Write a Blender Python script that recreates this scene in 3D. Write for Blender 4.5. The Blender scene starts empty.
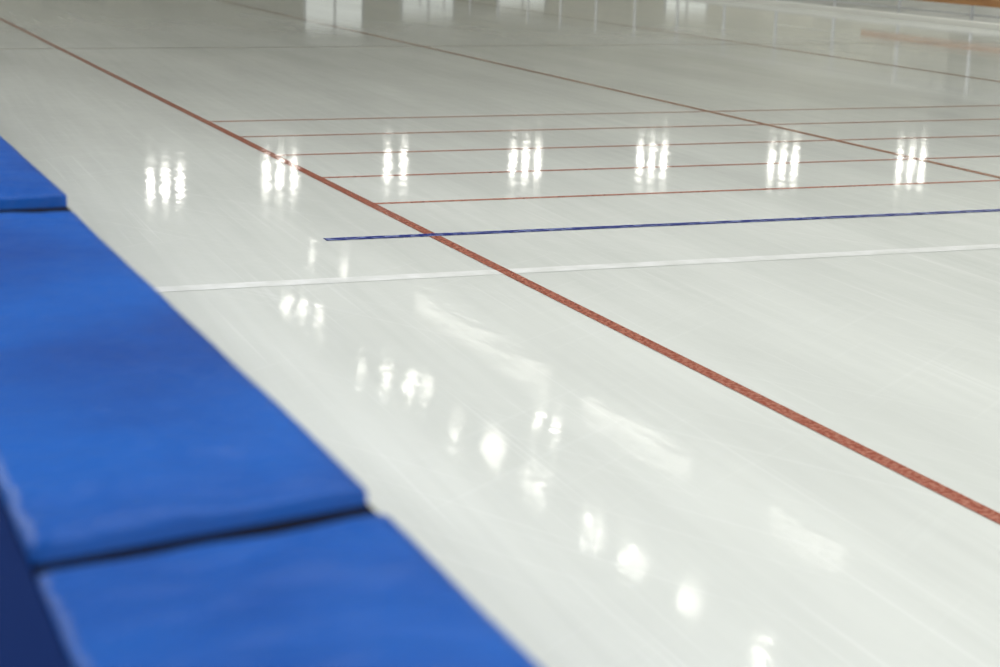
import bpy, bmesh, math, random
from mathutils import Vector, Matrix, noise
random.seed(4)
sc = bpy.context.scene
sc.view_settings.view_transform = 'Standard'
sc.view_settings.look = 'None'

# ---------------------------------------------------------------- helpers
def s2l(c):
    return tuple(((v/255)/12.92 if v/255 <= 0.04045 else ((v/255+0.055)/1.055)**2.4) for v in c) + (1,)

def new_mat(name, col, rough=0.5, ior=1.45, metal=0.0, emit=None, estr=0):
    m = bpy.data.materials.new(name); m.use_nodes = True
    b = m.node_tree.nodes['Principled BSDF']
    b.inputs['Base Color'].default_value = s2l(col)
    b.inputs['Roughness'].default_value = rough
    b.inputs['IOR'].default_value = ior
    b.inputs['Metallic'].default_value = metal
    if emit:
        b.inputs['Emission Color'].default_value = s2l(emit)
        b.inputs['Emission Strength'].default_value = estr
    return m

def N(nt, t, **kw):
    n = nt.nodes.new(t)
    for k, v in kw.items(): setattr(n, k, v)
    return n

def add_noise_color(m, ca, cb, scale, stretch=(1,1,1), detail=4, lo=0.35, hi=0.65):
    nt = m.node_tree; b = nt.nodes['Principled BSDF']
    g = N(nt,'ShaderNodeNewGeometry'); mp = N(nt,'ShaderNodeMapping'); mp.inputs['Scale'].default_value = stretch
    nt.links.new(g.outputs['Position'], mp.inputs['Vector'])
    no = N(nt,'ShaderNodeTexNoise'); no.inputs['Scale'].default_value = scale; no.inputs['Detail'].default_value = detail
    nt.links.new(mp.outputs[0], no.inputs['Vector'])
    r = N(nt,'ShaderNodeValToRGB'); r.color_ramp.elements[0].position = lo; r.color_ramp.elements[1].position = hi
    r.color_ramp.elements[0].color = s2l(ca); r.color_ramp.elements[1].color = s2l(cb)
    nt.links.new(no.outputs['Fac'], r.inputs['Fac'])
    nt.links.new(r.outputs['Color'], b.inputs['Base Color'])
    return r

def ice_gloss(m):
    """glossy, slightly rippled wet-ice surface shared by ice and the painted lines in it"""
    nt = m.node_tree; b = nt.nodes['Principled BSDF']
    b.inputs['IOR'].default_value = 1.31
    g = N(nt,'ShaderNodeNewGeometry')
    def nz(scale, st, det, rot=0):
        mp0 = N(nt,'ShaderNodeMapping'); mp0.inputs['Rotation'].default_value=(0,0,rot)
        nt.links.new(g.outputs['Position'], mp0.inputs['Vector'])
        mp = N(nt,'ShaderNodeMapping'); mp.inputs['Scale'].default_value = st
        nt.links.new(mp0.outputs[0], mp.inputs['Vector'])
        n = N(nt,'ShaderNodeTexNoise'); n.inputs['Scale'].default_value = scale; n.inputs['Detail'].default_value = det
        nt.links.new(mp.outputs[0], n.inputs['Vector']); return n
    n1 = nz(7, (1,0.5,1), 2); n2 = nz(45, (1,0.35,1), 2)
    b1 = N(nt,'ShaderNodeBump'); b1.inputs['Strength'].default_value = 1; b1.inputs['Distance'].default_value = 0.0008
    b2 = N(nt,'ShaderNodeBump'); b2.inputs['Strength'].default_value = 1; b2.inputs['Distance'].default_value = 0.00016
    nt.links.new(n1.outputs['Fac'], b1.inputs['Height']); nt.links.new(n2.outputs['Fac'], b2.inputs['Height'])
    nt.links.new(b1.outputs[0], b2.inputs['Normal']); nt.links.new(b2.outputs[0], b.inputs['Normal'])
    n3 = nz(1.6, (2.2,0.10,1), 6)
    mr = N(nt,'ShaderNodeMapRange'); mr.inputs[1].default_value=0.3; mr.inputs[2].default_value=0.7
    mr.inputs[3].default_value = 0.03; mr.inputs[4].default_value = 0.075
    nt.links.new(n3.outputs['Fac'], mr.inputs[0]); nt.links.new(mr.outputs[0], b.inputs['Roughness'])
    return nz

def scratches(m, ramp, nz):
    """faint straight scrape streaks left by skates and the resurfacer"""
    nt = m.node_tree; b = nt.nodes['Principled BSDF']
    prev = ramp.outputs['Color']
    for scale,st,rot,lo,hi,amt,col in ((16,0.02,0.06,0.42,0.72,0.12,(178,182,178)),(30,0.015,-0.45,0.60,0.72,0.10,(250,251,250)),
                                  (26,0.02,0.9,0.62,0.72,0.07,(248,250,249)),(40,0.012,0.03,0.60,0.70,0.14,(250,251,250))):
        f = nz(scale,(1,st,1),2,rot)
        r = N(nt,'ShaderNodeMapRange'); r.inputs[1].default_value=lo; r.inputs[2].default_value=hi; r.inputs[3].default_value=0; r.inputs[4].default_value=amt
        nt.links.new(f.outputs['Fac'],r.inputs[0])
        mx = N(nt,'ShaderNodeMixRGB'); nt.links.new(r.outputs[0],mx.inputs[0]); nt.links.new(prev,mx.inputs[1]); mx.inputs[2].default_value=s2l(col)
        prev = mx.outputs[0]
    nt.links.new(prev,b.inputs['Base Color'])

def obj(name, bm, mat, parent=None, smooth=False):
    me = bpy.data.meshes.new(name); bm.to_mesh(me); bm.free()
    o = bpy.data.objects.new(name, me); sc.collection.objects.link(o)
    for mm in (mat if isinstance(mat,(list,tuple)) else [mat]): me.materials.append(mm)
    if smooth:
        for p in me.polygons: p.use_smooth = True
    if parent: o.parent = parent
    return o

def add_box(bm, x0,x1,y0,y1,z0,z1, mi=0):
    r = bmesh.ops.create_cube(bm, size=1)
    for v in r['verts']:
        v.co = Vector(((x0+x1)/2+v.co.x*(x1-x0),(y0+y1)/2+v.co.y*(y1-y0),(z0+z1)/2+v.co.z*(z1-z0)))
    for f in {f for v in r['verts'] for f in v.link_faces}: f.material_index = mi

def add_cyl(bm, x,y,z0,z1,r0,r1=None, seg=20, mi=0):
    r1 = r0 if r1 is None else r1
    r = bmesh.ops.create_cone(bm, cap_ends=True, segments=seg, radius1=r0, radius2=r1, depth=z1-z0)
    for v in r['verts']: v.co += Vector((x,y,(z0+z1)/2))
    for f in {f for v in r['verts'] for f in v.link_faces}: f.material_index = mi

def box(name, dims, mat, parent=None):
    bm = bmesh.new(); add_box(bm,*dims); return obj(name,bm,mat,parent)

# ---------------------------------------------------------------- camera
F = 1900.0
H = 1.55
d1 = Vector((-750,-440,F)).normalized()           # lane direction in camera image axes
d2 = Vector((5000,-320,F)); d2 = (d2 - d2.dot(d1)*d1).normalized()
n = d1.cross(d2).normalized()
right = Vector((d2.x,d1.x,-n.x)); up = Vector((-d2.y,-d1.y,n.y)); back = Vector((-d2.z,-d1.z,n.z))
M = Matrix((right,up,back)).transposed().to_4x4(); M.translation = Vector((0,0,H))
cam = bpy.data.cameras.new('camera'); co = bpy.data.objects.new('camera',cam); sc.collection.objects.link(co)
co.matrix_world = M; cam.sensor_width = 36; cam.lens = 36*F/1000
cam.dof.use_dof = True; cam.dof.focus_distance = 8.6; cam.dof.aperture_fstop = 4.0
cam.clip_end = 400
sc.camera = co

# ---------------------------------------------------------------- materials
ice = new_mat('ice',(222,224,214)); rr=add_noise_color(ice,(207,210,206),(222,225,221),1.1,(1.3,0.25,1),8,0.3,0.7); nz_=ice_gloss(ice); scratches(ice,rr,nz_)
red = new_mat('red_line_paint',(150,72,60)); add_noise_color(red,(180,120,102),(140,66,50),60,(1,1,1),3,0.36,0.6); ice_gloss(red)
redf = new_mat('worn_red_line_paint',(150,90,75)); add_noise_color(redf,(186,146,124),(146,88,66),40,(1,1,1),3,0.36,0.6); ice_gloss(redf)
redc = new_mat('thin_red_paint',(180,95,80)); add_noise_color(redc,(196,150,132),(172,98,80),40,(1,1,1),3,0.36,0.6); ice_gloss(redc)
blu = new_mat('blue_line_paint',(40,60,150)); add_noise_color(blu,(120,130,175),(24,42,130),22,(1,1,1),3,0.40,0.52); ice_gloss(blu)
wht = new_mat('white_line_paint',(245,246,244)); add_noise_color(wht,(224,226,223),(240,241,241),8); ice_gloss(wht)
gry = new_mat('grey_line_paint',(190,192,186)); ice_gloss(gry)

vinyl = new_mat('blue_vinyl',(0,88,175),0.5,1.45)
add_noise_color(vinyl,(0,66,150),(0,86,178),2.2,(1,1,1),5)
nt = vinyl.node_tree; b = nt.nodes['Principled BSDF']
b.inputs['Specular IOR Level'].default_value = 0.22
g = N(nt,'ShaderNodeNewGeometry'); no = N(nt,'ShaderNodeTexNoise'); no.inputs['Scale'].default_value=14; no.inputs['Detail'].default_value=3
bp = N(nt,'ShaderNodeBump'); bp.inputs['Distance'].default_value=0.015; bp.inputs['Strength'].default_value=0.8
nt.links.new(g.outputs['Position'],no.inputs['Vector']); nt.links.new(no.outputs['Fac'],bp.inputs['Height']); nt.links.new(bp.outputs[0],b.inputs['Normal'])
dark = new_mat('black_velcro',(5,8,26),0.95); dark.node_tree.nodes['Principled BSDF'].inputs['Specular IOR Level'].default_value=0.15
boardm = new_mat('board_navy',(2,32,86),0.8); boardm.node_tree.nodes['Principled BSDF'].inputs['Specular IOR Level'].default_value=0.08
rubber = new_mat('rubber_floor',(30,34,44),0.85); add_noise_color(rubber,(8,26,62),(12,34,74),30)
conc = new_mat('infield_concrete',(150,152,150),0.35); add_noise_color(conc,(140,142,138),(180,180,174),1.5)
kerbm = new_mat('kerb_white',(235,235,228),0.4)
wallm = new_mat('wall_paint',(170,166,150),0.7); add_noise_color(wallm,(202,200,186),(218,216,202),0.3)
wall_dk = new_mat('wall_panel_dark',(164,162,150),0.6)
wall_lt = new_mat('window_glow',(230,235,230),0.3,emit=(235,240,235),estr=0.45)
ceilm = new_mat('ceiling_paint',(150,152,146),0.8); add_noise_color(ceilm,(166,168,162),(190,192,186),0.4)
steel = new_mat('steel',(200,202,204),0.35,metal=1.0)
fixm = new_mat('lamp_housing',(200,200,200),0.5)
lampm = new_mat('lamp_glow',(255,255,250),0.5,emit=(255,252,240),estr=24)
floodm = new_mat('floodlight_glow',(255,255,250),0.5,emit=(255,252,242),estr=7.5)
stripm = new_mat('strip_glow',(255,255,250),0.5,emit=(255,252,240),estr=5)
wood = new_mat('orange_wood',(180,125,66),0.45); add_noise_color(wood,(158,108,62),(182,134,82),4,(4,0.4,4))

# ---------------------------------------------------------------- hall shell
X0,X1,Y0,Y1,ZC = -14,60,-26,88,10.2
box('floor',(X0,X1,Y0,Y1,-0.25,-0.06),conc)
box('ceiling',(X0,X1,Y0,Y1,ZC,ZC+0.2),ceilm)
box('wall_left',(X0-0.2,X0,Y0,Y1,-0.25,ZC+0.2),wallm)
box('wall_right',(X1,X1+0.2,Y0,Y1,-0.25,ZC+0.2),wallm)
box('wall_back',(X0-0.2,X1+0.2,Y0-0.2,Y0,-0.25,ZC+0.2),wallm)
box('wall_far',(X0-0.2,X1+0.2,Y1,Y1+0.2,-0.25,ZC+0.2),wallm)
# far wall: dark panels and windows
k=0; x=X0+1
while x < X1-3:
    w = random.uniform(1.6,3.2)
    k+=1
    bm=bmesh.new(); 
    z0=random.choice([0.6,1.2,1.8]); z1=z0+random.uniform(1.4,2.6)
    add_box(bm,x,x+w,Y1-0.06,Y1,z0,z1,0)
    for xx in (x,x+w/2,x+w-0.08): add_box(bm,xx,xx+0.08,Y1-0.1,Y1,z0,z1,1)
    for zz in (z0,z1-0.08): add_box(bm,x,x+w,Y1-0.1,Y1,zz,zz+0.08,1)
    obj('window_%d'%k,bm,[wall_lt if random.random()<0.55 else wall_dk,fixm])
    x += w+random.uniform(1.0,4.0)

# ---------------------------------------------------------------- ice sheet
XE = 16.6
box('ice_rink',(0.30,XE,Y0+.01,Y1-.11,-0.06,0.0),ice)
box('rubber_walkway',(X0+.01,0.30,Y0+.01,Y1-.11,-0.06,0.0),rubber)

def line(name,x0,x1,y0,y1,mat,z=0.0012):
    bm=bmesh.new(); vs=[bm.verts.new(p) for p in ((x0,y0,z),(x1,y0,z),(x1,y1,z),(x0,y1,z))]; bm.faces.new(vs)
    return obj(name,bm,mat)
W=0.058
for x,mm in ((2.99,red),(7.07,redf),(11.31,redf)): line('lane_line',x-W/2,x+W/2,Y0+.1,Y1-.2,mm,0.0018)
for y in (9.62,10.64,11.68,12.68,13.63): line('start_line_red',2.99,XE,y-0.024,y+0.024,redc)
line('start_line_blue',2.45,XE,8.60-0.034,8.60+0.034,blu,0.0024)
line('finish_line_white',0.56,XE,7.62-0.055,7.62+0.055,wht)
line('cross_line_grey',0.6,XE,20.75,20.83,gry)

# ---------------------------------------------------------------- padded barrier (cushions)
XP0,XP1,ZP = 0.205,0.566,0.95
CX=(XP0+XP1)/2; HW=(XP1-XP0)/2
SK=0.042
def cushion(y0,y1,seed,lift0=0.0,lift1=0.0,sk0=0.0,sk1=0.0):
    bm=bmesh.new(); nx,ny,nz=20,110,12
    hz=0.47; cz=ZP-hz; cy=(y0+y1)/2; hy=(y1-y0)/2
    bmesh.ops.create_cube(bm,size=2)
    def cut(axis,k):
        for i in range(1,k):
            co=Vector((0,0,0)); co[axis]=-1+2*i/k; no=Vector((0,0,0)); no[axis]=1
            bmesh.ops.bisect_plane(bm,geom=bm.verts[:]+bm.edges[:]+bm.faces[:],plane_co=co,plane_no=no)
    cut(0,nx); cut(1,ny); cut(2,nz)
    R=0.007
    for v in bm.verts:
        p=Vector((v.co.x*HW,v.co.y*hy,v.co.z*hz))
        c=Vector((max(-HW+R,min(HW-R,p.x)),max(-hy+R,min(hy-R,p.y)),max(-hz+R,min(hz-R,p.z))))
        d=p-c
        if d.length>1e-6: p=c+d.normalized()*min(R,d.length)
        q=Vector((CX+p.x,cy+p.y,cz+p.z))
        u=v.co.y
        q.y+=v.co.x*(sk0*(1-u)/2+sk1*(1+u)/2)      # seams run slightly askew
        q.z+=(lift0*(1-u)/2+lift1*(1+u)/2)*(v.co.z+1)/2
        if v.co.z>0.9: q.z+=0.004*(1-v.co.x**2)*(1-u**6)
        endf=max(0,abs(u)-0.70)/0.30
        endf=endf*(1-0.75*max(0,(abs(u)-0.94)/0.06))
        inner=1-v.co.x**4
        w=noise.noise(Vector((q.x*4+seed,q.y*3,q.z*5)))*0.0018
        if v.co.z>0.9:
            w+=endf*inner*(noise.noise(Vector((q.x*8,q.y*17+seed,0)))*0.022+noise.noise(Vector((q.x*20,q.y*40+seed,3)))*0.006)
        dirn=Vector((v.co.x if v.co.x>0.95 else 0,0,v.co.z if abs(v.co.z)>0.95 else 0))
        q+=dirn*w
        v.co=q
    bmesh.ops.recalc_face_normals(bm,faces=bm.faces)
    par=bpy.data.objects.new('crash_pad',None); sc.collection.objects.link(par); par.location=(CX,cy,0)
    o=obj('cover',bm,vinyl,smooth=True); o.parent=par; o.location=(-CX,-cy,0)
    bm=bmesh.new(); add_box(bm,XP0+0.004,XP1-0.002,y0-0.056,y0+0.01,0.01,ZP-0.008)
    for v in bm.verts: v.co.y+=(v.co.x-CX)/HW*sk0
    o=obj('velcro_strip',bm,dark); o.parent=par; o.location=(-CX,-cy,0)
L=2.10; g0=0.024
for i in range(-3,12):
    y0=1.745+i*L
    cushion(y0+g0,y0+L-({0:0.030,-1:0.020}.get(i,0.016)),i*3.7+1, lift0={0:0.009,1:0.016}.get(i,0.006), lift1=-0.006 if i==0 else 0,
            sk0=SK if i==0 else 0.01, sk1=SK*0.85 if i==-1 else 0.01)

# navy board behind the pads
bm=bmesh.new(); add_box(bm,0.14,0.192,Y0+.01,Y1-.11,0,0.90); add_box(bm,0.12,0.203,Y0+.01,Y1-.11,0.90,0.951)
yy=Y0+1
while yy<Y1-1: 
    add_box(bm,0.05,0.14,yy,yy+0.05,0,0.88); yy+=2
obj('rink_board',bm,boardm)

# ---------------------------------------------------------------- infield edge
box('ice_kerb',(XE,XE+0.16,Y0+.01,Y1-.11,-0.06,0.08),kerbm)
bm=bmesh.new()
y=-3.4
while y<80:
    add_cyl(bm,17.15,y,-0.06,1.05,0.03,seg=14); add_cyl(bm,17.15,y,-0.06,-0.04,0.09,seg=14)
    y+=2.0
add_box(bm,17.12,17.18,-3.4,79,1.03,1.08)
add_box(bm,17.14,17.16,-3.4,79,0.12,0.15)
add_box(bm,17.08,17.12,-3.4,27.6,0.28,0.40,1)
obj('infield_barrier',bm,[steel,wood])

# ---------------------------------------------------------------- lamps
def highbay(x,y,offs):
    bm=bmesh.new(); z=8.45
    for dx,dy,r in offs:
        add_cyl(bm,x+dx,y+dy,z+0.02,z+0.30,r+0.04,0.07,mi=0); add_cyl(bm,x+dx,y+dy,z+0.30,z+0.45,0.07,0.06,mi=0)
        add_cyl(bm,x+dx,y+dy,z-0.01,z+0.02,r,mi=1)
        add_cyl(bm,x+dx,y+dy,z+0.45,ZC-0.36,0.012,seg=6,mi=0)
    add_box(bm,x-0.7,x+0.7,y-1.2,y+1.6,ZC-0.40,ZC-0.36,0)
    obj('high_bay_lamp',bm,[fixm,lampm])
highbay(12.4,21.6,[(0,0,0.09)]); highbay(12.4,23.9,[(0,0.1,0.07),(0.05,-0.15,0.05)])
highbay(12.4,25.9,[(0,0.1,0.08),(0.0,-0.35,0.05)]); highbay(12.4,27.4,[(0,0.2,0.07),(0,-0.3,0.06)])
highbay(12.4,30.0,[(0,0.25,0.06),(0,-0.3,0.07)])
highbay(12.4,33.1,[(-0.22,0.5,0.08),(0.14,-0.5,0.10),(0.14,-1.0,0.06)])
highbay(12.4,38.1,[(-0.45,0.9,0.06),(-0.1,0.2,0.10),(0.22,-0.5,0.10),(0.45,-0.9,0.07)])
highbay(12.4,45.7,[(-0.15,0.8,0.09),(0.05,0.0,0.08),(0.2,-0.9,0.08)])
highbay(14.1,33.7,[(0,0.3,0.08),(0.1,-0.4,0.07)])
highbay(15.0,51.5,[(-0.3,1.5,0.06),(0.1,-0.5,0.06)])

def flood(x,y,tubes=(-0.54,0,0.54)):
    bm=bmesh.new(); zc=8.45
    for dx in tubes:
        add_box(bm,x+dx-0.16,x+dx+0.16,y,y+0.14,zc-0.55,zc+0.55,0)
        add_box(bm,x+dx-0.10,x+dx+0.10,y-0.02,y,zc-0.42,zc+0.42,1)
    add_box(bm,x-0.9,x+0.9,y+0.14,y+0.2,zc+0.1,zc+0.2,0)
    add_box(bm,x-0.03,x+0.03,y+0.14,y+0.2,zc+0.1,ZC,0)
    obj('floodlight_bank',bm,[fixm,floodm])
for x,y in ((13.4,68.0),(18.15,69.9),(28.7,71.2),(34.1,70.6),(39.0,68.4),(44.1,66.8)): flood(x,y)
flood(23.3,71.6,(-0.33,0.33))
for (a,b_) in ((24.6,27.0),(30,34.9),(36.7,45.9)):
    bm=bmesh.new(); add_box(bm,15.4,15.6,a,b_,8.45,8.55,0); add_box(bm,15.47,15.53,a+0.05,b_-0.05,8.43,8.45,1)
    yy=a+0.3
    while yy<b_: add_cyl(bm,15.5,yy,8.55,ZC,0.012,seg=6); yy+=1.0
    obj('strip_lamp',bm,[fixm,stripm])
# roof beams
for i in range(12):
    y=-20+i*9.6
    bm=bmesh.new(); add_box(bm,X0,X1,y,y+0.25,ZC-0.35,ZC)
    obj('roof_beam',bm,ceilm)

def area(x,y,sx,sy,p,z=9.7):  # unseen fill lights, added to brighten the ice from outside its mirrored view
    l=bpy.data.lights.new('added_fill_light','AREA'); l.shape='RECTANGLE'; l.size=sx; l.size_y=sy; l.energy=p; l.color=(1.0,1.0,0.975)
    o=bpy.data.objects.new('added_fill_light',l); sc.collection.objects.link(o); o.location=(x,y,z)
for (x,y) in ((-6,-16),(6,-16),(18,-16),(-6,-4),(6,-4),(18,-4),(4,8),(18,6)): area(x,y,5,4,560)
for y in (10,22,34,46,58,70,80): area(-8,y,4,5,1100)
for i,y in enumerate((12,22,34,46,58,70)): area(max(26,0.85*y+8 if y<60 else 56),y,4,5,1800)

w=bpy.data.worlds.new('world'); sc.world=w; w.use_nodes=True
w.node_tree.nodes['Background'].inputs[0].default_value=(0.8,0.82,0.8,1); w.node_tree.nodes['Background'].inputs[1].default_value=0.3
